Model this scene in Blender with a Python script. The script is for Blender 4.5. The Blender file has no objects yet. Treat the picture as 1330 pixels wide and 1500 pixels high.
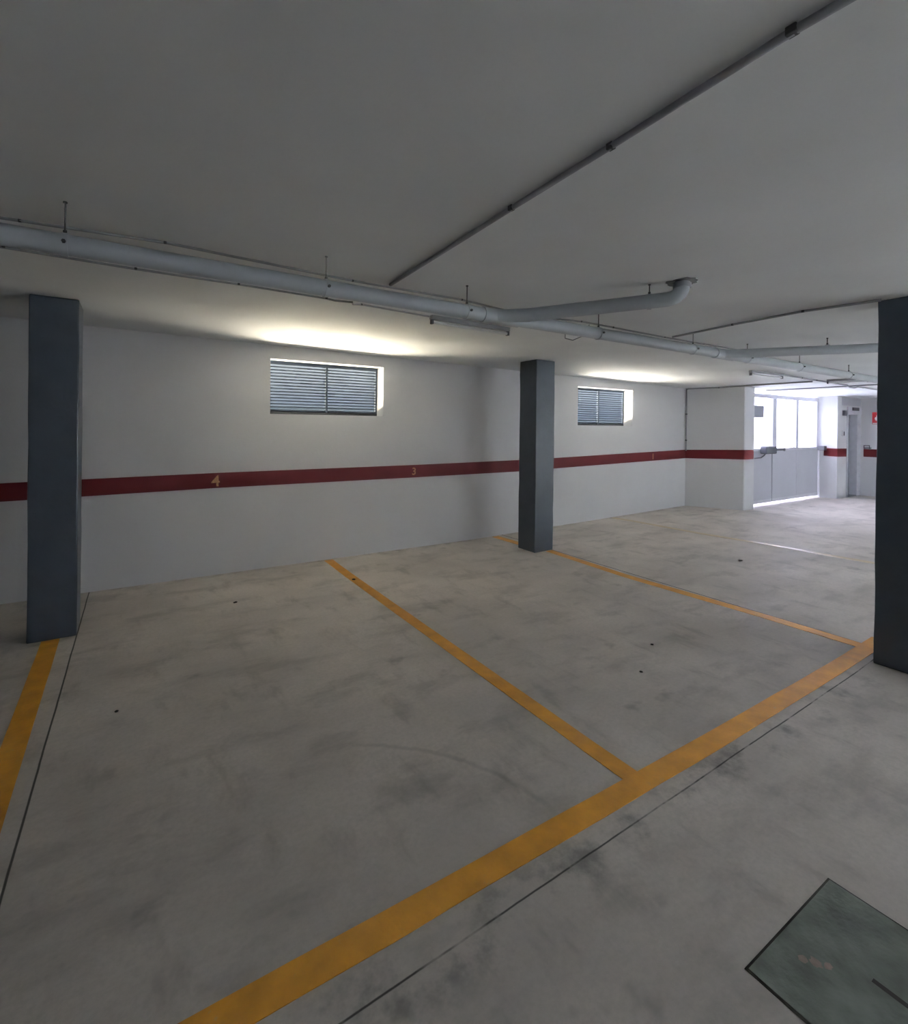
import bpy, bmesh, math, random
from mathutils import Vector, Matrix
random.seed(4)
S = bpy.context.scene
COL = S.collection

# ------------------------------------------------------------------ camera
cam_d = bpy.data.cameras.new('camera'); cam = bpy.data.objects.new('camera', cam_d); COL.objects.link(cam)
yaw, pit, rol = 0.571095, -0.0029915, 0.0108488
F0 = Vector((math.sin(yaw), math.cos(yaw), 0)); R0 = Vector((math.cos(yaw), -math.sin(yaw), 0)); U0 = Vector((0, 0, 1))
F1 = F0*math.cos(pit) + U0*math.sin(pit); U1 = U0*math.cos(pit) - F0*math.sin(pit)
R2 = R0*math.cos(rol) + U1*math.sin(rol); U2 = U1*math.cos(rol) - R0*math.sin(rol)
M = Matrix.Identity(4)
for i in range(3):
    M[i][0] = R2[i]; M[i][1] = U2[i]; M[i][2] = -F1[i]
M.translation = (0, 0, 1.58)
cam.matrix_world = M
cam_d.sensor_fit = 'VERTICAL'; cam_d.sensor_height = 36.0
cam_d.lens = 738.27/1500*36.0
cam_d.shift_x = (665 - 663.05)/1500
cam_d.shift_y = -(750 - 625.8)/1500
cam_d.clip_start = 0.05; cam_d.clip_end = 200
S.camera = cam

# ------------------------------------------------------------------ light and exposure
S.view_settings.view_transform = 'Standard'; S.view_settings.look = 'None'
S.view_settings.gamma = 1; S.view_settings.use_curve_mapping = False
S.view_settings.exposure = 0.95
W = bpy.data.worlds.new('sky'); S.world = W; W.use_nodes = True
bg = W.node_tree.nodes['Background']; bg.inputs[0].default_value = (0.75, 0.74, 1.0, 1); bg.inputs[1].default_value = 9.5

def area(name, loc, aim, sx, sy, power, col, portal=False):
    l = bpy.data.lights.new(name, 'AREA'); l.shape = 'RECTANGLE'; l.size = sx; l.size_y = sy
    l.energy = power; l.color = col
    if portal: l.cycles.is_portal = True
    o = bpy.data.objects.new(name, l); COL.objects.link(o); o.location = loc
    o.rotation_euler = (Vector(aim) - Vector(loc)).to_track_quat('-Z', 'Y').to_euler()
    return o
area('gate_daylight', (11.3, 5.12, 1.7), (11.3, 0, 1.7), 3.0, 1.2, 1, (1, 1, 1), True)
area('window_daylight', (1.98, 6.02, 2.0), (1.98, 0, 2.0), 1.4, 0.7, 1, (1, 1, 1), True)
area('window_daylight', (6.76, 6.02, 1.93), (6.76, 0, 1.93), 1.4, 0.7, 1, (1, 1, 1), True)
area('added_fill_daylight', (8.2, -4.4, 2.6), (8.2, -4.4, 0), 2.6, 1.6, 1, (1, 1, 1), True)  # unseen ceiling openings, added as fill for the near end of the garage
area('added_fill_daylight', (2.0, -2.95, 2.6), (2.0, -2.95, 0), .45, .45, 1, (1, 1, 1), True)
area('added_fill_daylight', (12.4, -1.6, 2.6), (12.4, -1.6, 0), 1.0, 1.0, 1, (1, 1, 1), True)
sun_d = bpy.data.lights.new('sun', 'SUN'); sun_d.energy = 260; sun_d.angle = .02; sun_d.color = (.80, .93, 1.0)
sun = bpy.data.objects.new('sun', sun_d); COL.objects.link(sun); sun.rotation_euler = Vector((-.10, .30, -.95)).to_track_quat('-Z', 'Y').to_euler()
# sunlit terrace just outside and below the two louvred windows, throwing warm light up through the slats
area('terrace_sun_bounce', (1.98, 8.5, 1.1), (1.98, 8.2, 3), 5.2, 2.9, 3200, (1.0, 0.88, 0.64))
area('terrace_sun_bounce', (6.70, 8.5, 1.05), (6.70, 8.2, 3), 5.0, 2.9, 2500, (1.0, 0.92, 0.76))

# ------------------------------------------------------------------ helpers
def fz(X): return max(0.0, min(.09, .0177*(X - 4)))
def cz(X, Y): return 2.52 - .0125*X - .01*Y

def mat(name, col, rough=.6, metal=0, spec=.5, noise=None, bump=None, emit=None):
    """noise=(scale, amount, detail) mottles the colour; bump=(scale, strength)"""
    m = bpy.data.materials.new(name); m.use_nodes = True; nt = m.node_tree; b = nt.nodes['Principled BSDF']
    b.inputs['Base Color'].default_value = (*col, 1); b.inputs['Roughness'].default_value = rough
    b.inputs['Metallic'].default_value = metal; b.inputs['Specular IOR Level'].default_value = spec
    tc = nt.nodes.new('ShaderNodeTexCoord')
    noise = noise or (8, .06, 4)
    n = nt.nodes.new('ShaderNodeTexNoise'); n.inputs['Scale'].default_value = noise[0]; n.inputs['Detail'].default_value = noise[2]
    nt.links.new(tc.outputs['Object'], n.inputs['Vector'])
    r = nt.nodes.new('ShaderNodeValToRGB')
    r.color_ramp.elements[0].position = .3; r.color_ramp.elements[1].position = .7
    a = noise[1]
    r.color_ramp.elements[0].color = (*[c*(1 - a) for c in col], 1); r.color_ramp.elements[1].color = (*[min(1, c*(1 + a)) for c in col], 1)
    nt.links.new(n.outputs['Fac'], r.inputs[0]); nt.links.new(r.outputs[0], b.inputs['Base Color'])
    if bump:
        n2 = nt.nodes.new('ShaderNodeTexNoise'); n2.inputs['Scale'].default_value = bump[0]; n2.inputs['Detail'].default_value = 6
        nt.links.new(tc.outputs['Object'], n2.inputs['Vector'])
        bp = nt.nodes.new('ShaderNodeBump'); bp.inputs['Strength'].default_value = bump[1]; bp.inputs['Distance'].default_value = .01
        nt.links.new(n2.outputs['Fac'], bp.inputs['Height']); nt.links.new(bp.outputs[0], b.inputs['Normal'])
    return m

class NT:
    """small helper for node maths"""
    def __init__(s, nt): s.nt = nt
    def m(s, op, a, b=None, c=None, clamp=False):
        n = s.nt.nodes.new('ShaderNodeMath'); n.operation = op; n.use_clamp = clamp
        for i, v in enumerate((a, b, c)):
            if v is None: continue
            if isinstance(v, (int, float)): n.inputs[i].default_value = v
            else: s.nt.links.new(v, n.inputs[i])
        return n.outputs[0]
    def noise(s, vec, scale, detail=3, rough=.5, out='Fac'):
        n = s.nt.nodes.new('ShaderNodeTexNoise'); n.inputs['Scale'].default_value = scale; n.inputs['Detail'].default_value = detail
        n.inputs['Roughness'].default_value = rough; s.nt.links.new(vec, n.inputs['Vector']); return n.outputs[out]
    def mapr(s, v, a, b, c=0., d=1.):
        n = s.nt.nodes.new('ShaderNodeMapRange'); n.interpolation_type = 'SMOOTHSTEP'
        s.nt.links.new(v, n.inputs[0]); 
        for i, x in enumerate((a, b, c, d)): n.inputs[i + 1].default_value = x
        return n.outputs[0]
    def mix(s, f, a, b):
        n = s.nt.nodes.new('ShaderNodeMix'); n.data_type = 'RGBA'
        s.nt.links.new(f, n.inputs[0])
        for i, v in ((6, a), (7, b)):
            if isinstance(v, tuple): n.inputs[i].default_value = (*v, 1)
            else: s.nt.links.new(v, n.inputs[i])
        return n.outputs[2]
    def mapping(s, vec, scale=(1, 1, 1), rot=0):
        n = s.nt.nodes.new('ShaderNodeMapping'); n.inputs['Scale'].default_value = scale; n.inputs['Rotation'].default_value[2] = rot
        s.nt.links.new(vec, n.inputs[0]); return n.outputs[0]

def floor_material():
    m = bpy.data.materials.new('screeded concrete'); m.use_nodes = True; nt = m.node_tree; b = nt.nodes['Principled BSDF']; N = NT(nt)
    tc = nt.nodes.new('ShaderNodeTexCoord').outputs['Object']
    sx = nt.nodes.new('ShaderNodeSeparateXYZ'); nt.links.new(tc, sx.inputs[0]); X, Y = sx.outputs[0], sx.outputs[1]
    base = N.mix(N.mapr(N.noise(tc, 1.1, 5, .6), .3, .7), (.51, .468, .43), (.665, .608, .555))
    fine = N.mapr(N.noise(tc, 45, 6, .7), .35, .7)
    base = N.mix(N.m('MULTIPLY', fine, .32), base, (.40, .38, .34))
    # grey wheel and trowel smudges
    sm = N.noise(N.mapping(tc, (1.0, 2.0, 1), .35), 1.7, 5, .62)
    base = N.mix(N.m('MULTIPLY', N.mapr(sm, .48, .70), .5), base, (.30, .28, .255))
    sm2 = N.noise(N.mapping(tc, (2.2, .8, 1), -.25), 2.6, 4, .6)
    base = N.mix(N.m('MULTIPLY', N.mapr(sm2, .53, .76), .5), base, (.27, .25, .225))
    # small round tyre and oil spots
    sp = N.m('MULTIPLY', N.mapr(N.noise(N.mapping(tc, (1, 1.3, 1), .2), 3.4, 3, .55), .60, .74), N.mapr(N.noise(tc, .8, 2, .5), .45, .58))
    base = N.mix(N.m('MULTIPLY', sp, .5), base, (.22, .205, .185))
    # pale cement streaks
    sm3 = N.noise(N.mapping(tc, (.5, 2.5, 1), .5), 2.2, 4, .6)
    base = N.mix(N.m('MULTIPLY', N.mapr(sm3, .56, .8), .3), base, (.68, .65, .59))
    wob = N.m('MULTIPLY', N.m('SUBTRACT', N.noise(tc, 2.2, 6, .6), .5), .035)
    def line(expr, w, soft=.004):
        return N.mapr(N.m('ABSOLUTE', expr), w, w + soft, 1, 0)
    # three saw joints in the slab
    j1 = line(N.m('ADD', N.m('ADD', N.m('MULTIPLY', Y, -.0128), .372), N.m('ADD', X, N.m('MULTIPLY', wob, .25))), .0022)
    j2 = line(N.m('SUBTRACT', N.m('ADD', Y, N.m('MULTIPLY', wob, .3)), N.m('ADD', N.m('MULTIPLY', X, .0185), 1.256)), .0012)
    j2 = N.m('MULTIPLY', j2, N.mapr(N.noise(tc, 3.0, 4, .7), .36, .52, .25, 1.))
    j3 = line(N.m('SUBTRACT', N.m('ADD', X, N.m('MULTIPLY', wob, .6)), 4.555), .0035, .006)
    j3 = N.m('MULTIPLY', j3, N.m('GREATER_THAN', Y, 1.3))
    # one hairline crack that curves across the bay
    cx_, cy_ = N.m('SUBTRACT', X, .473), N.m('SUBTRACT', Y, 1.45)
    rad = N.m('SQRT', N.m('ADD', N.m('MULTIPLY', cx_, cx_), N.m('MULTIPLY', cy_, cy_)))
    cr = line(N.m('ADD', N.m('SUBTRACT', rad, 1.01), N.m('MULTIPLY', wob, 2.2)), .002, .022)
    cr = N.m('MULTIPLY', cr, N.m('MULTIPLY', N.mapr(X, .85, 1.05), N.mapr(Y, 1.48, 1.6)))
    jj = N.m('MAXIMUM', N.m('MAXIMUM', j1, j2), j3)
    # grime gathered along the joints and the wall foot
    gr = N.m('MULTIPLY', line(N.m('SUBTRACT', Y, N.m('ADD', N.m('MULTIPLY', X, .0185), 1.25)), .0, .22), N.mapr(N.noise(tc, 4, 5, .65), .47, .68))
    base = N.mix(N.m('MULTIPLY', gr, .7), base, (.15, .148, .14))
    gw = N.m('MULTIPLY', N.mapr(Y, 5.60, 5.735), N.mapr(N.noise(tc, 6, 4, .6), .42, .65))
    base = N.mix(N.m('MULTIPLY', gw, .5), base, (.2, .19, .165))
    base = N.mix(N.m('MULTIPLY', cr, .25), base, (.17, .17, .16))
    base = N.mix(N.m('MULTIPLY', jj, .9), base, (.03, .03, .03))
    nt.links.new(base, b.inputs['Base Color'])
    rg = N.mapr(N.noise(tc, 2.5, 4, .6), .3, .7, .55, .75); nt.links.new(rg, b.inputs['Roughness'])
    b.inputs['Specular IOR Level'].default_value = .32
    bp = nt.nodes.new('ShaderNodeBump'); bp.inputs['Strength'].default_value = .25; bp.inputs['Distance'].default_value = .004
    nt.links.new(N.m('SUBTRACT', N.noise(tc, 30, 6, .65), jj), bp.inputs['Height']); nt.links.new(bp.outputs[0], b.inputs['Normal'])
    return m

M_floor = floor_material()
M_wall = mat('white masonry paint', (.70, .705, .72), .7, noise=(1.3, .03, 5), bump=(60, .12))
M_ceil = mat('pale grey ceiling render', (.77, .795, .80), .8, noise=(1.0, .06, 6), bump=(40, .08))
M_red = mat('dark red band paint', (.10, .007, .011), .6, spec=.25, noise=(5, .10, 4))
M_pillar = mat('blue grey pillar paint', (.040, .052, .070), .36, spec=.55, noise=(7, .12, 5), bump=(25, .25))
def worn_yellow():
    m = mat('yellow road paint', (.62, .27, .018), .5, noise=(9, .16, 6), bump=(60, .2)); nt = m.node_tree; N = NT(nt)
    b = nt.nodes['Principled BSDF']; src = b.inputs['Base Color'].links[0].from_socket
    tc = nt.nodes.new('ShaderNodeTexCoord').outputs['Object']
    w = N.m('MULTIPLY', N.mapr(N.noise(tc, 14, 8, .75), .60, .72), .55)
    nt.links.new(N.mix(w, src, (.40, .33, .20)), b.inputs['Base Color']); return m
M_yel = worn_yellow()
M_fade = mat('faded yellow road paint', (.46, .36, .20), .35, noise=(6, .14, 6))
M_num = mat('ochre stencil paint', (.48, .29, .14), .6, noise=(60, .45, 5))
M_pipe = mat('grey plastic drain pipe', (.40, .43, .46), .4, noise=(3, .05, 3))
M_cond = mat('grey conduit', (.30, .31, .33), .45)
M_dark = mat('dark clip metal', (.055, .058, .062), .5)
M_steel = mat('zinc steel', (.35, .36, .38), .4, .7)
M_slat = mat('grey blue louvre slat', (.10, .125, .16), .8, spec=.08, noise=(4, .05, 3))
M_frame = mat('dark window frame', (.045, .048, .055), .45)
M_gate = mat('pale grey gate sheet', (.56, .57, .62), .5, noise=(2, .04, 4))
M_gframe = mat('white gate frame', (.68, .69, .74), .45)
M_motor = mat('grey motor housing', (.10, .10, .12), .5)
M_door = mat('grey steel door', (.30, .315, .36), .4, noise=(2, .05, 3))
M_white = mat('white plastic', (.75, .75, .76), .4)
M_sign = mat('red sign', (.50, .025, .04), .4)
M_out = mat('pale outdoor paving', (.55, .54, .54), .8)
M_blocker = mat('dark green sky blocker', (.04, .06, .03), .9, noise=(20, .4, 5))  # for the unseen blockers, dark so nothing glows behind the slats
M_deb = mat('dark dirt', (.03, .027, .022), .9)
M_cover = mat('damp dark concrete', (.125, .140, .118), .65, noise=(8, .45, 7), bump=(30, .4))
M_rust = mat('rusty stain', (.22, .165, .14), .8, noise=(25, .3, 5))
M_tube = mat('white fluorescent tube', (.82, .84, .85), .25)
def glass():
    m = bpy.data.materials.new('dusty glass'); m.use_nodes = True; nt = m.node_tree
    for n in list(nt.nodes):
        if n.type != 'OUTPUT_MATERIAL': nt.nodes.remove(n)
    o = nt.nodes['Material Output']; t = nt.nodes.new('ShaderNodeBsdfTransparent'); d = nt.nodes.new('ShaderNodeBsdfTranslucent')
    g = nt.nodes.new('ShaderNodeBsdfGlossy'); g.inputs['Roughness'].default_value = .05
    a = nt.nodes.new('ShaderNodeMixShader'); a.inputs[0].default_value = .15
    c = nt.nodes.new('ShaderNodeMixShader'); c.inputs[0].default_value = .05
    nz = nt.nodes.new('ShaderNodeTexNoise'); nz.inputs['Scale'].default_value = 3
    rr = nt.nodes.new('ShaderNodeMapRange'); rr.inputs[3].default_value = .1; rr.inputs[4].default_value = .25
    nt.links.new(nz.outputs['Fac'], rr.inputs[0]); nt.links.new(rr.outputs[0], a.inputs[0])
    nt.links.new(t.outputs[0], a.inputs[1]); nt.links.new(d.outputs[0], a.inputs[2]); nt.links.new(a.outputs[0], c.inputs[1]); nt.links.new(g.outputs[0], c.inputs[2])
    nt.links.new(c.outputs[0], o.inputs[0]); return m
M_glass = glass()

def obj(name, bm, m, parent=None, smooth=False, bevel=0):
    me = bpy.data.meshes.new(name)
    bmesh.ops.recalc_face_normals(bm, faces=bm.faces[:])
    bm.to_mesh(me); bm.free(); me.materials.append(m)
    if smooth:
        for p in me.polygons: p.use_smooth = True
        try: me.set_sharp_from_angle(angle=math.radians(40))
        except Exception: pass
    o = bpy.data.objects.new(name, me); COL.objects.link(o)
    if parent: o.parent = parent
    if bevel:
        md = o.modifiers.new('bevel', 'BEVEL'); md.width = bevel; md.segments = 2; md.limit_method = 'ANGLE'
    return o
def tag(o, label, cat, group=None):
    o['label'] = label; o['category'] = cat
    if group: o['group'] = group
    return o
def thing(name, label, cat, loc=(0, 0, 0), group=None):
    o = bpy.data.objects.new(name, None); COL.objects.link(o); o.location = loc; o.empty_display_size = .1
    return tag(o, label, cat, group)
def struct(name, bm, m, parent=None, **k):
    o = obj(name, bm, m, parent, **k)
    if not parent: o['kind'] = 'structure'
    return o
def box(bm, x0, x1, y0, y1, z0, z1, fn=None):
    vs = [bm.verts.new((x, y, z)) for x in (x0, x1) for y in (y0, y1) for z in (z0, z1)]
    for f in ((0, 1, 3, 2), (4, 6, 7, 5), (0, 4, 5, 1), (2, 3, 7, 6), (0, 2, 6, 4), (1, 5, 7, 3)):
        bm.faces.new([vs[i] for i in f])
    return bm
def B(*a): return box(bmesh.new(), *a)
def prism(bm, pts, z0, z1):
    """closed outline in XY extruded; z may be a function of (x, y)"""
    f0 = z0 if callable(z0) else (lambda x, y: z0); f1 = z1 if callable(z1) else (lambda x, y: z1)
    a = [bm.verts.new((x, y, f0(x, y))) for x, y in pts]; b = [bm.verts.new((x, y, f1(x, y))) for x, y in pts]
    bm.faces.new(a[::-1]); bm.faces.new(b); n = len(pts)
    for i in range(n): bm.faces.new((a[i], a[(i + 1) % n], b[(i + 1) % n], b[i]))
    return bm
def tube(bm, pts, r, seg=12, caps=True):
    """round tube through points with mitred bends"""
    pts = [Vector(p) for p in pts]; rings = []
    up = None
    for i, p in enumerate(pts):
        d0 = (p - pts[i - 1]).normalized() if i else (pts[1] - p).normalized()
        d1 = (pts[i + 1] - p).normalized() if i < len(pts) - 1 else d0
        t = (d0 + d1).normalized(); k = 1/max(.5, t.dot(d0))
        if up is None:
            up = Vector((0, 0, 1)) if abs(t.z) < .9 else Vector((1, 0, 0))
        s = t.cross(up).normalized(); u = s.cross(t).normalized(); up = u
        rr = r[i] if isinstance(r, (list, tuple)) else r
        rings.append([bm.verts.new(p + (s*math.cos(a) + u*math.sin(a))*rr) for a in [2*math.pi*j/seg for j in range(seg)]])
    for a, b in zip(rings, rings[1:]):
        for j in range(seg): bm.faces.new((a[j], a[(j + 1) % seg], b[(j + 1) % seg], b[j]))
    if caps: bm.faces.new(rings[0][::-1]); bm.faces.new(rings[-1])
    return bm
def T(pts, r, seg=12): return tube(bmesh.new(), pts, r, seg)

# ------------------------------------------------------------------ room shell
XL, XR, YB, YF = -6.0, 14.1, -7.0, 5.74
bm = bmesh.new()                                       # floor: level, then a gentle ramp towards the gate
xs = [XL - .3, -3, 0, 2, 4, 5, 6, 7, 8, 9.08, 11, XR + .3]
ys = [YB - .3, -3, 0, 2.5, 5.0, 5.3, 6.0]
g = [[bm.verts.new((x, y, fz(x))) for y in ys] for x in xs]
for i in range(len(xs) - 1):
    for j in range(len(ys) - 1): bm.faces.new((g[i][j], g[i + 1][j], g[i + 1][j + 1], g[i][j + 1]))
r_ = bmesh.ops.extrude_face_region(bm, geom=bm.faces[:])
bmesh.ops.translate(bm, verts=[v for v in r_['geom'] if isinstance(v, bmesh.types.BMVert)], vec=(0, 0, -.3))
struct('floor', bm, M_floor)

bm = bmesh.new()
prism(bm, [(XL - .3, -.5), (XR + .3, -.5), (XR + .3, 5.0), (XR + .3, 5.28), (9.7, 5.28), (9.7, 8.3), (-1, 8.3), (-1, 6.05), (XL - .3, 6.05)], cz, 3.0)  # overhang beyond the windows is added to block sky light on the slats
for x0, x1, y0, y1 in ((XL - .3, XR + .3, YB - .1, -5.2), (XL - .3, 6.9, -5.2, -3.6), (9.5, XR + .3, -5.2, -3.6), (XL - .3, XR + .3, -3.6, -3.2),
                       (XL - .3, 1.75, -3.2, -2.7), (2.25, XR + .3, -3.2, -2.7), (XL - .3, XR + .3, -2.7, -2.1),
                       (XL - .3, 11.9, -2.1, -1.1), (12.9, XR + .3, -2.1, -1.1), (XL - .3, XR + .3, -1.1, -.5)):   # gaps left are added fill-light openings, out of view
    prism(bm, [(x0, y0), (x1, y0), (x1, y1), (x0, y1)], cz, 3.0)
struct('ceiling', bm, M_ceil)

struct('wall_sun_blocker', B(XL - .3, XR + .3, 1.0, 5.28, 3.0, 20.0), M_wall)  # unseen block, added to keep the sun off the ground outside the gate
def wz(X): return cz(X, 5.74) + .02
WD = .19                                                # depth of the window reveals
YO = YF + .31
bm = bmesh.new()
win = [(1.303, 2.66, 1.685, 2.297), (6.08, 7.44, 1.605, 2.235)]
xs = [XL, win[0][0], win[0][1], win[1][0], win[1][1], 9.02]
for i in range(5):
    a, b_ = xs[i], xs[i + 1]
    ot = [(a, YF), (b_, YF), (b_, YO), (a, YO)]
    if i in (1, 3):
        w = win[0] if i == 1 else win[1]
        prism(bm, ot, -.05, w[2]); prism(bm, ot, w[3], lambda x, y: wz(x))
    else: prism(bm, ot, -.05, lambda x, y: wz(x))
struct('wall_back', bm, M_wall)
bm = bmesh.new()
prism(bm, [(9.02, 5.74), (9.44, 4.89), (9.45, 4.865), (9.475, 4.855), (9.77, 4.845), (9.77, 5.3), (9.6, 6.05), (9.02, 6.05)], .0, lambda x, y: cz(x, y) + .01)
struct('wall_corner', bm, M_wall)
bm = bmesh.new()
prism(bm, [(12.82, 5.25), (12.82, 4.97), (12.885, 4.67), (13.38, 4.67), (13.38, 4.98), (XR, 4.98), (XR, 5.25)], .0, lambda x, y: cz(x, y) + .01)
box(bm, 13.38, XR, 4.67, 4.98, 2.10, 2.36)
struct('wall_pier', bm, M_wall)
struct('wall_right', B(XR, XR + .3, YB, 5.25, 0, 2.45), M_wall)
struct('wall_left', B(XL - .3, XL, YB, YO, -.05, 2.62), M_wall)
bm = bmesh.new()                                        # wall behind the viewer 
box(bm, XL, XR, YB - .05, YB, -.05, 2.72)
struct('wall_front', bm, M_wall)
struct('wall_sky_blocker_far', B(-1, 9.7, 10.2, 10.4, 0, 2.3), M_blocker)  # unseen, added to block low sky light behind the louvres
struct('wall_sky_blocker_left', B(-1.2, -1, 6.06, 10.4, 0, 2.62), M_blocker); struct('wall_sky_blocker_right', B(9.5, 9.7, 6.06, 10.2, 0, 2.3), M_blocker)  # unseen side blockers, added to close off the space behind the windows
struct('ground', B(9.0, 40, 5.45, 40, -.1, .06), M_out)

# dark red band painted round the walls
def band(name, pts, off):
    """pts: (x, y, z bottom, z top) along the wall; off = direction the band faces"""
    bm = bmesh.new(); n = []
    for x, y, a, b_ in pts:
        n.append([bm.verts.new((x, y, a)), bm.verts.new((x, y, b_)), bm.verts.new((x + off[0], y + off[1], b_)), bm.verts.new((x + off[0], y + off[1], a))])
    for p, q in zip(n, n[1:]):
        for k in range(4): bm.faces.new((p[k], p[(k + 1) % 4], q[(k + 1) % 4], q[k]))
    bm.faces.new(n[0]); bm.faces.new(n[-1][::-1])
    return struct(name, bm, M_red)
band('trim_1', [(XL, YF, .872, 1.03), (-.93, YF, .884, 1.043), (.76, YF, .905, 1.062), (3.1, YF, .907, 1.068), (4.82, YF, .914, 1.083), (5.6, YF, .932, 1.095), (7.5, YF, .973, 1.136), (9.02, YF, 1.003, 1.166)], (0, -.004))
bm_pts = [(9.02, 5.74), (9.44, 4.89), (9.45, 4.865), (9.475, 4.855), (9.755, 4.846)]
zs = [(1.003, 1.166), (1.02, 1.194), (1.02, 1.195), (1.02, 1.195), (1.02, 1.19)]
band('trim_2', [(x, y, a, b_) for (x, y), (a, b_) in zip(bm_pts, zs)], (-.004, -.004))
band('trim_3', [(12.835, 4.90, 1.01, 1.18), (12.885, 4.67, 1.0, 1.175), (13.38, 4.67, .99, 1.17)], (-.004, -.004))
band('trim_4', [(XR, 4.60, .975, 1.152), (XR, 0, .965, 1.14)], (-.004, 0))

# ------------------------------------------------------------------ windows with louvres
def window(n, w):
    x0, x1, z0, z1 = w; y = YF + WD
    f = .022
    fr = struct('window_%d' % n, B(x0, x1, y, y + .05, z0, z0 + .035), M_frame, bevel=.003)
    fr['kind'] = 'structure'
    bm = bmesh.new(); box(bm, x0, x0 + f, y + .004, y + .05, z0 + .035, z1); box(bm, x1 - f, x1, y + .004, y + .05, z0 + .035, z1); box(bm, x0 + f, x1 - f, y - .002, y + .07, z1 - f*1.5, z1)
    obj('window_frame', bm, M_slat, fr)
    xm = (x0 + x1)/2 + .02
    obj('mullion', B(xm - .012, xm + .012, y - .004, y + .05, z0 + .035, z1 - f*.7), M_slat, fr)
    for a, b_ in ((x0 + f, xm - .012), (xm + .012, x1 - f)):
        bm = bmesh.new(); N_ = 16; h = (z1 - f*.7 - z0 - .035)/N_
        for k in range(N_):
            zc = z0 + .035 + h*(k + .5)
            # rain louvre: inner edge high, outer edge low, front lip turned up
            p = [(y + .003, zc + h*.30), (y + .003, zc - h*.16), (y + .007, zc - h*.10), (y + .007, zc + h*.12), (y + .060, zc - h*.92), (y + .064, zc - h*.86), (y + .012, zc + h*.30)]
            va = [bm.verts.new((a, yy, zz)) for yy, zz in p]; vb = [bm.verts.new((b_, yy, zz)) for yy, zz in p]
            for i in range(len(p)): bm.faces.new((va[i], va[(i + 1) % len(p)], vb[(i + 1) % len(p)], vb[i]))
            bm.faces.new(va); bm.faces.new(vb[::-1])
        obj('louvre_panel', bm, M_slat, fr)
    obj('window_sill', B(x0, x1, YF + .0, y, z0 - .0, z0 + .004), M_wall, fr)
    return fr
window(1, win[0]); window(2, win[1])

# ------------------------------------------------------------------ garage gate
GY = 5.0
bm = bmesh.new()
box(bm, 9.80, 12.80, GY, GY + .05, .155, 1.15)
gate = struct('door_1', bm, M_gate)
bm = bmesh.new()
box(bm, 9.80, 12.80, GY - .01, GY + .06, 2.19, 2.27); box(bm, 9.80, 12.80, GY - .01, GY + .06, 1.15, 1.20)
for a, b_ in ((9.80, 9.93), (10.78, 10.94), (11.755, 11.875), (12.715, 12.80)): box(bm, a, b_, GY - .01, GY + .06, 1.20, 2.19)
obj('gate_frame', bm, M_gframe, gate, bevel=.006)
for a, b_ in ((9.93, 10.78), (10.94, 11.755), (11.875, 12.715)):
    obj('glass_pane', B(a, b_, GY + .02, GY + .026, 1.20, 2.19), M_glass, gate)
obj('seam_strip', B(10.765, 10.79, GY - .006, GY, .155, 1.15), M_door, gate)
obj('seam_strip', B(11.81, 11.82, GY - .003, GY, .155, 1.15), M_gframe, gate)
obj('bottom_rail', B(9.80, 12.80, GY - .004, GY + .054, .135, .20), M_gframe, gate)

# gate operator with its arm and cable
t = thing('gate_motor', 'grey gate opener motor with folding arm on the glazed garage gate', 'gate motor', (10.45, 4.9, 1.1))
def at(bmx): 
    bmesh.ops.translate(bmx, verts=bmx.verts[:], vec=(-t.location.x, -t.location.y, -t.location.z)); return bmx
obj('motor_housing', at(B(10.28, 10.68, 4.86, 4.992, 1.10, 1.25)), M_motor, t, bevel=.02)
obj('arm', at(B(10.68, 11.13, 4.91, 4.94, 1.155, 1.195)), M_motor, t, bevel=.004)
obj('arm', at(T([(11.10, 4.925, 1.19), (11.62, 4.965, 1.205)], .012, 8)), M_white, t)
obj('hinge_pin', at(T([(11.11, 4.925, 1.14), (11.11, 4.925, 1.215)], .018, 10)), M_steel, t)
obj('cable', at(T([(9.76, 4.90, 1.03), (10.0, 4.93, 1.022), (10.2, 4.93, 1.03), (10.32, 4.93, 1.07), (10.38, 4.93, 1.11)], .012, 8)), M_motor, t)
o = tag(obj('junction_box', B(12.68, 12.80, 4.83, 4.96, 1.13, 1.225), M_motor, bevel=.008), 'small dark grey box at the right end of the glazed gate, above the red band', 'junction box')
t2 = thing('hanging_sign', 'grey rectangular plate seen against the leftmost gate pane', 'sign', (9.9, 4.95, 2.03))
bm = B(-.1, .42, -.01, .01, -.23, 0); obj('sign_plate', bm, M_door, t2, bevel=.004)
obj('bracket', T([(-.06, 0, 0), (-.06, 0, .28)], .006, 8), M_steel, t2)

# ------------------------------------------------------------------ lift / service door
bm = B(13.41, 13.90, 4.80, 4.84, .10, 1.93); d2 = struct('door_2', bm, M_door)
bm = bmesh.new()
box(bm, 13.36, 13.41, 4.655, 4.85, .09, 2.0); box(bm, 13.90, XR, 4.655, 4.85, .09, 2.0); box(bm, 13.36, XR, 4.645, 4.85, 1.93, 2.10)
obj('door_frame', bm, M_gframe, d2, bevel=.004)
obj('door_threshold', B(13.41, 13.90, 4.66, 4.80, .088, .105), M_steel, d2)
obj('header_panel', B(13.10, XR, 4.660, 4.669, 2.12, 2.285), M_gate, d2)
nm = tag(obj('name_plate', B(13.58, 13.93, 4.632, 4.645, 2.015, 2.085), M_motor, bevel=.002), 'small grey plate fixed on the header above the far grey door', 'sign')
em = thing('emergency_light', 'small dark lamp on the pier to the left of the far grey door', 'lamp', (13.16, 4.669, 1.96))
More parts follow.
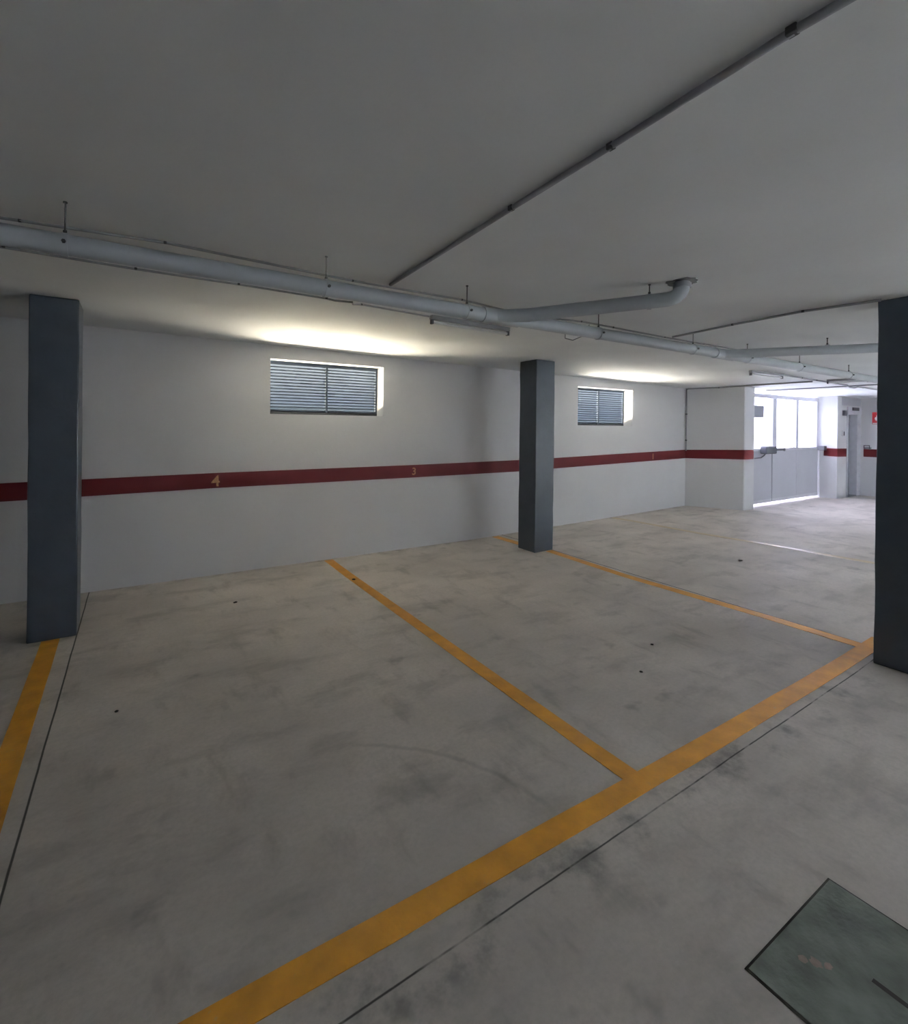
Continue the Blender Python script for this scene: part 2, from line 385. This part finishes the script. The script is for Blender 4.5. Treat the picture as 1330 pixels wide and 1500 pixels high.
obj('lamp_body', B(-.045, .045, -.06, 0, -.07, .04), M_motor, em, bevel=.01); obj('lamp_shade', B(-.05, .05, -.065, 0, .04, .055), M_steel, em, bevel=.004)
sw = thing('light_switch', 'small dark switch below the dark lamp beside the far grey door', 'switch', (13.16, 4.669, 1.50))
obj('switch_plate', B(-.05, .05, -.014, 0, -.06, .06), M_white, sw, bevel=.004); obj('rocker', B(.0, .035, -.024, -.014, -.045, .045), M_motor, sw, bevel=.003)

# extinguisher sign and bracket on the far right wall
sg = thing('fire_sign', 'red square fire safety sign on the far wall, half hidden by the right pillar', 'sign', (XR - .001, 4.30, 1.85))
obj('sign_board', B(-.006, 0, -.15, .15, -.135, .135), M_sign, sg, bevel=.002)
bm = bmesh.new()
fl = [(0, -.07), (.035, -.06), (.055, -.02), (.04, .02), (.03, .0), (.02, .05), (0, .085), (-.012, .04), (-.03, .055), (-.05, .0), (-.045, -.045)]
a = [bm.verts.new((-.009, .05 + y, .01 + z)) for y, z in fl]; b_ = [bm.verts.new((-.006, .05 + y, .01 + z)) for y, z in fl]
bm.faces.new(a); bm.faces.new(b_[::-1])
for i in range(len(fl)): bm.faces.new((a[i], a[(i + 1) % len(fl)], b_[(i + 1) % len(fl)], b_[i]))
obj('flame_symbol', bm, M_white, sg)
obj('bottom_strip', B(-.008, -.006, -.14, .14, -.125, -.105), M_white, sg)
hb = thing('wall_handle', 'small grey handle bracket on the far wall just above the red band', 'bracket', (XR - .001, 4.52, 1.165))
obj('handle', T([(-.01, .05, 0), (-.07, .05, 0), (-.07, .05, .07), (-.07, -.05, .07), (-.07, -.05, 0), (-.01, -.05, 0)], .010, 8), M_motor, hb)
obj('mounting_plate', B(-.01, 0, -.065, .065, -.02, .03), M_steel, hb)

# ------------------------------------------------------------------ pillars
def pillar(x0, x1, y0, y1, label):
    bm = bmesh.new()
    nz = 14
    rings = []
    for k in range(nz + 1):
        ring = []
        for x, y in ((x0, y0), (x1, y0), (x1, y1), (x0, y1)):
            zt = cz(x, y); zb = fz(x); j = .0025
            ring.append(bm.verts.new((x + random.uniform(-j, j), y + random.uniform(-j, j), zb + (zt - zb)*k/nz)))
        rings.append(ring)
    for a, b_ in zip(rings, rings[1:]):
        for i in range(4): bm.faces.new((a[i], a[(i + 1) % 4], b_[(i + 1) % 4], b_[i]))
    bm.faces.new(rings[0][::-1]); bm.faces.new(rings[-1])
    cx, cy = (x0 + x1)/2, (y0 + y1)/2
    bmesh.ops.translate(bm, verts=bm.verts[:], vec=(-cx, -cy, -fz(x0)))
    o = obj('pillar', bm, M_pillar, bevel=.008); o.location = (cx, cy, fz(x0))
    return tag(o, label, 'pillar')
pillar(-.600, -.312, 4.62, 4.97, 'dark grey square pillar at the left, standing at the end of the left yellow line')
pillar(4.262, 4.572, 4.715, 5.035, 'grey square pillar in the middle, standing between the two louvred windows')
pillar(4.250, 4.560, 1.00, 1.318, 'near dark blue grey pillar at the right edge, at the corner of the yellow lines')

# ------------------------------------------------------------------ floor markings
def strip(name, pts, w, m, label, cat='parking line', th=.0025, ends=None):
    """painted strip along pts following the floor"""
    P = []
    for (ax, ay), (bx, by) in zip(pts, pts[1:]):
        n = max(2, int(math.hypot(bx - ax, by - ay)/.25))
        for i in range(n): P.append((ax + (bx - ax)*i/n, ay + (by - ay)*i/n))
    P.append(pts[-1]); bm = bmesh.new(); rows = []
    for i, (x, y) in enumerate(P):
        q = P[min(i + 1, len(P) - 1)]; p = P[max(i - 1, 0)]; dx, dy = q[0] - p[0], q[1] - p[1]; L = math.hypot(dx, dy); nx, ny = -dy/L, dx/L
        e = [w/2 + random.uniform(-.0018, .0018) for _ in (0, 1)]
        l = (x + nx*e[0], y + ny*e[0]); r = (x - nx*e[1], y - ny*e[1])
        rows.append([bm.verts.new((*l, fz(l[0]) + .0002)), bm.verts.new((*l, fz(l[0]) + th)), bm.verts.new((*r, fz(r[0]) + th)), bm.verts.new((*r, fz(r[0]) + .0002))])
    for a, b_ in zip(rows, rows[1:]):
        for k in range(4): bm.faces.new((a[k], a[(k + 1) % 4], b_[(k + 1) % 4], b_[k]))
    bm.faces.new(rows[0]); bm.faces.new(rows[-1][::-1])
    return tag(obj(name, bm, m), label, cat)
strip('parking_line', [(-5.9, 1.448), (0.119, 1.439), (.70, 1.431), (2.487, 1.4185), (4.24, 1.428), (4.75, 1.430)], .105, M_yel, 'long wide yellow line across the near end of the bays, up to the right pillar', th=.003)
strip('parking_line', [(1.965, 5.70), (1.95, 5.0), (1.925, 1.465)], .098, M_yel, 'yellow line between bays 4 and 3, running from the wall to the long near line')
strip('parking_line', [(4.49, 4.70), (4.44, 3.5), (4.50, 2.08), (4.50, 1.475)], .10, M_yel, 'yellow line running from the middle pillar to the right pillar')
strip('parking_line', [(4.40, 5.70), (4.42, 5.05)], .11, M_yel, 'short yellow line stub between the wall and the middle pillar')
strip('parking_line', [(-.462, 4.615), (-.455, 2.8), (-.45, 1.485)], .105, M_yel, 'yellow line at the left edge, starting at the foot of the left pillar')
strip('parking_line', [(6.90, 5.70), (6.95, 5.3), (7.0, 4.2), (7.12, 3.3), (7.22, 2.0)], .09, M_fade, 'faded pale yellow line beyond the middle pillar, towards the gate')

# bay numbers stencilled on the red band
def number(ch, x, zc, h, label):
    cu = bpy.data.curves.new('n', 'FONT'); cu.body = ch; cu.size = h*1.38; cu.extrude = .001; cu.align_x = 'CENTER'; cu.offset = h*.02
    tmp = bpy.data.objects.new('n', cu); COL.objects.link(tmp)
    dg = bpy.context.evaluated_depsgraph_get(); me = bpy.data.meshes.new_from_object(tmp.evaluated_get(dg)); bpy.data.objects.remove(tmp)
    me.materials.clear(); me.materials.append(M_num)
    o = bpy.data.objects.new('bay_number', me); COL.objects.link(o)
    o.rotation_euler = (math.pi/2, 0, 0); o.location = (x, YF - .0055, zc - h/2)
    return tag(o, label, 'number')
number('4', .765, .984, .118, 'ochre number 4 painted on the red band left of the first window')
number('3', 3.10, .990, .095, 'ochre number 3 painted on the red band left of the middle pillar')
number('1', 8.02, 1.063, .105, 'faint number 1 painted on the red band near the far corner')

# ------------------------------------------------------------------ manhole cover
mh = thing('manhole_cover', 'dark square concrete manhole cover set in the floor at lower right', 'manhole cover', (1.806, .487, 0))
h = .279
bm = bmesh.new()
for a in ((-h, h, h - .007, h), (-h, h, -h, -h + .007), (-h, -h + .008, -h, h), (h - .007, h, -h, h)): box(bm, *a, .0003, .0016)
obj('frame_gap', bm, M_deb, mh)
bm = B(-h + .008, h - .007, -h + .007, h - .007, .0003, .0035)
bmesh.ops.subdivide_edges(bm, edges=bm.edges[:], cuts=3, use_grid_fill=True)
obj('cover_slab', bm, M_cover, mh, bevel=.0015)
bm = B(-.02, .022, -.10, .065, .0036, .0042); bmesh.ops.scale(bm, vec=(.35, 1, 1), verts=bm.verts[:])
obj('lifting_slot', bm, M_deb, mh)
bm = bmesh.new()
for cx, cy, r in ((-.085, .173, .020), (-.108, .198, .015), (-.065, .150, .013)):
    vs = [bm.verts.new((cx + r*random.uniform(.6, 1.1)*math.cos(a), cy + r*random.uniform(.6, 1.1)*math.sin(a), .0040)) for a in [k*.5236 for k in range(12)]]; bm.faces.new(vs)
obj('rust_stain', bm, M_rust, mh)

# small bits of dirt lying on the floor
def bit(x, y, r, label):
    bm = bmesh.new(); bmesh.ops.create_icosphere(bm, subdivisions=2, radius=r)
    for v in bm.verts: v.co *= random.uniform(.75, 1.2); v.co.z = v.co.z*.4
    zm = min(v.co.z for v in bm.verts); o = obj('dirt_lump', bm, M_deb, smooth=True); o.location = (x, y, fz(x) - zm + .0005)
    return tag(o, label, 'dirt')
bit(1.932, 4.835, .018, 'dark crumb of dirt lying on the yellow line between bays 4 and 3').location.z += .003
bit(6.02, 3.119, .021, 'black crumb on the floor beyond the middle pillar')
bit(3.213, 2.287, .012, 'farther of two black crumbs in bay 3, near the line to the right pillar')
bit(2.795, 2.067, .011, 'nearer of two black crumbs in bay 3, midway to the long yellow line')
bit(.80, 4.75, .016, 'dark crumb on the floor of bay 4 near the wall')
bit(-.044, 3.287, .010, 'tiny dark crumb on the floor beside the left saw joint')

# ------------------------------------------------------------------ drain pipe
PR = .044
pz = lambda x: 2.316 - .0060*x
PY = 2.65
dp = thing('drain_pipe', 'thick grey drain pipe with two side branches hanging under the ceiling', 'pipe', (0, PY, 2.32))
def loc(bmx): bmesh.ops.translate(bmx, verts=bmx.verts[:], vec=(0, -PY, -2.32)); return bmx
obj('main_run', loc(T([(-5.9, PY, pz(-5.9)), (14.05, PY, pz(14.05))], PR, 24)), M_pipe, dp, smooth=True)
e1 = (2.80, 1.80, 2.375)
bend = [(2.0, PY, 2.306), (2.10, PY - .04, 2.308), (2.2, PY - .12, 2.312), (2.76, 1.89, 2.365)]
for k in range(1, 6):
    a = k*math.pi/10; bend.append((2.76 + .085*math.sin(a)*.62, 1.89 - .085*math.sin(a)*.78, 2.365 + .075*(1 - math.cos(a))))
bend.append((bend[-1][0], bend[-1][1], 2.49))
obj('branch_pipe', loc(T(bend, .044, 20)), M_pipe, dp, smooth=True)
obj('coupling', loc(T([(1.92, PY, pz(1.92)), (2.22, PY, pz(2.22))], PR + .006, 24)), M_pipe, dp, smooth=True)
obj('coupling', loc(T([(bend[-1][0], bend[-1][1], 2.43), (bend[-1][0], bend[-1][1], 2.455)], .052, 20)), M_pipe, dp, smooth=True)
b2 = [(4.70, PY, 2.288), (4.80, PY - .05, 2.290), (4.92, PY - .15, 2.295), (6.35, 1.05, 2.345)]
obj('branch_pipe', loc(T(b2, .042, 20)), M_pipe, dp, smooth=True)
obj('coupling', loc(T([(4.60, PY, pz(4.6)), (4.92, PY, pz(4.92))], PR + .006, 24)), M_pipe, dp, smooth=True)
def hanger(x, y, zc, r, d=(1, 0)):
    c = obj('pipe_clamp', loc(T([(x - .012*d[0], y - .012*d[1], zc), (x + .012*d[0], y + .012*d[1], zc)], r + .004, 20)), M_pipe, dp, smooth=True)
    bm = T([(x, y, zc + r), (x, y, cz(x, y) + .001)], .0035, 8)
    tube(bm, [(x, y, zc + r - .002), (x, y, zc + r + .016)], .008, 6); tube(bm, [(x, y, cz(x, y) - .006), (x, y, cz(x, y))], .008, 10)
    obj('clamp_screw', loc(T([(x, y - r - .016, zc), (x, y - r + .0, zc)], .008, 6)), M_dark, dp)
    obj('hanger_rod', loc(bm), M_dark, dp)
for x in (-2.6, -1.40, -.23, .885, 1.80, 3.02, 4.26, 5.19, 6.30, 7.62, 8.9, 10.2, 11.5): hanger(x, PY, pz(x), PR)
hanger(2.70, 1.97, 2.359, .044, (.65, -.75)); hanger(5.44, 2.06 - .5*0, 2.324, .042, (.66, -.74))
# ragged hole in the ceiling where the first branch goes up
bm = bmesh.new(); hx, hy = bend[-1][0], bend[-1][1]
ring = []
for k in range(22):
    a = k*2*math.pi/22; r = random.uniform(.07, .10); x, y = hx + r*math.cos(a), hy + r*math.sin(a); ring.append((x, y))
prism(bm, ring, lambda x, y: cz(x, y) - .0035, lambda x, y: cz(x, y) + .002)
obj('sealing_ring', loc(bm), mat('crumbled grout', (.13, .135, .14), .9, noise=(20, .5, 5)), dp)

# ------------------------------------------------------------------ conduits
def conduit(pts, r, label, clips, name='conduit', m=None):
    t = thing(name, label, 'conduit', pts[0]); o3 = Vector(pts[0])
    bm = T(pts, r, 10); bmesh.ops.translate(bm, verts=bm.verts[:], vec=-o3); obj('tube', bm, m or M_cond, t, smooth=True)
    for c in clips:
        c = Vector(c); bm = bmesh.new(); bmesh.ops.create_cube(bm, size=1)
        bmesh.ops.scale(bm, vec=(r*2.0, r*2.2, r*1.9), verts=bm.verts[:]); bmesh.ops.translate(bm, verts=bm.verts[:], vec=c - o3)
        obj('clip', bm, M_dark, t, bevel=.003)
    return t
def C(x, y, d=.014): return (x, y, cz(x, y) - d)
conduit([C(1.375, 2.88), C(1.312, 1.6), C(1.29, 1.09), C(1.262, .55), C(1.275, .1), C(1.27, -2)], .011, 'grey ceiling conduit running from the drain pipe over the viewer, upper right', [C(1.31, 1.613), C(1.29, 1.09), C(1.26, .553)])
conduit([C(-5.9, 2.98), C(-.5, 2.98), C(.15, 2.89), C(1.15, 2.94), C(1.93, 2.91), C(2.63, 3.0), C(3.1, 2.89), C(4.2, 2.89), C(5.6, 2.84)], .007, 'thin conduit on the ceiling close beside the thick drain pipe', [C(-.42, 2.97), C(.145, 2.89), C(1.148, 2.94), C(1.934, 2.91), C(3.09, 2.89), C(3.47, 2.885), C(4.19, 2.89), C(4.79, 2.87)])
conduit([C(-5.9, 3.48), C(-.56, 3.46), C(.03, 3.47), C(.58, 3.44), C(1.15, 3.44), C(1.20, 3.40, .03), C(1.30, 3.33, .04), C(1.34, 3.42, .03), C(1.42, 3.45), C(2.0, 3.48)], .007, 'thin conduit on the wall side of the drain pipe leading to the near lamp', [C(-.55, 3.44), C(.027, 3.46), C(.58, 3.43), C(1.15, 3.43), C(1.416, 3.447)])
conduit([C(4.24, 2.84), C(4.15, 2.24), C(4.11, 1.71), C(4.18, 1.28)], .009, 'grey conduit running from the drain pipe to the top of the right pillar', [C(4.15, 2.238), C(4.11, 1.71)])
conduit([(9.00, 5.715, 1.15), (9.00, 5.715, 2.32), (9.02, 5.69, 2.335), C(9.20, 5.2), C(9.21, 4.5), C(9.25, 3.7)], .013, 'grey conduit climbing the far wall corner and turning along the ceiling', [(9.00, 5.715, 1.35), (9.00, 5.715, 1.85), C(9.2, 5.2)])
conduit([C(8.0, 3.58), C(10.3, 3.6), C(10.4, 3.6, .040), C(10.6, 3.6, .040), C(10.75, 3.6), C(11.7, 3.57), C(13.9, 3.57)], .012, 'thin conduit on the far ceiling leading from the middle lamp towards the far wall', [C(8.6, 3.585), C(9.1, 3.59), C(11.0, 3.6)])
conduit([C(10.4, 4.95), C(10.46, 4.3), C(10.5, 3.25), C(10.5, 1.5)], .012, 'thin conduit on the far ceiling in front of the garage gate', [C(10.44, 4.6), C(10.5, 3.7)])

# ------------------------------------------------------------------ fluorescent battens
def batten(x0, y0, x1, y1, label):
    L = math.hypot(x1 - x0, y1 - y0); cx, cy = (x0 + x1)/2, (y0 + y1)/2
    t = thing('strip_light', label, 'lamp', (cx, cy, cz(cx, cy) + .002)); t.rotation_euler = (0, .0125*(x1 - x0)/L, math.atan2(y1 - y0, x1 - x0))
    obj('lamp_body', B(-L/2, L/2, -.022, .022, -.035, 0), M_cond, t, bevel=.004)
    for s in (-1, 1): obj('lamp_holder', B(s*(L/2 - .012) - .01, s*(L/2 - .012) + .01, -.016, .016, -.072, -.035), M_motor, t, bevel=.003)
    obj('fluorescent_tube', T([(-L/2 + .022, 0, -.055), (L/2 - .022, 0, -.055)], .013, 12), M_tube, t, smooth=True)
batten(2.02, 3.485, 2.82, 3.49, 'unlit strip lamp on the ceiling beside the drain pipe, left of the middle pillar')
batten(7.25, 3.66, 8.0, 3.585, 'unlit strip lamp on the ceiling left of the garage gate')
batten(9.25, 3.50, 9.30, 2.98, 'unlit strip lamp on the far ceiling, end of the wall corner conduit')
# loose wire loop under the drain pipe
o = obj('loose_wire', T([(3.0, 2.97, 2.44), (3.02, 3.0, 2.36), (3.06, 3.04, 2.32), (3.16, 3.05, 2.315), (3.22, 2.99, 2.35), (3.24, 2.94, 2.44)], .004, 6), M_cond, smooth=True)
tag(o, 'loose wire loop dangling behind the drain pipe beyond the first branch', 'wire')
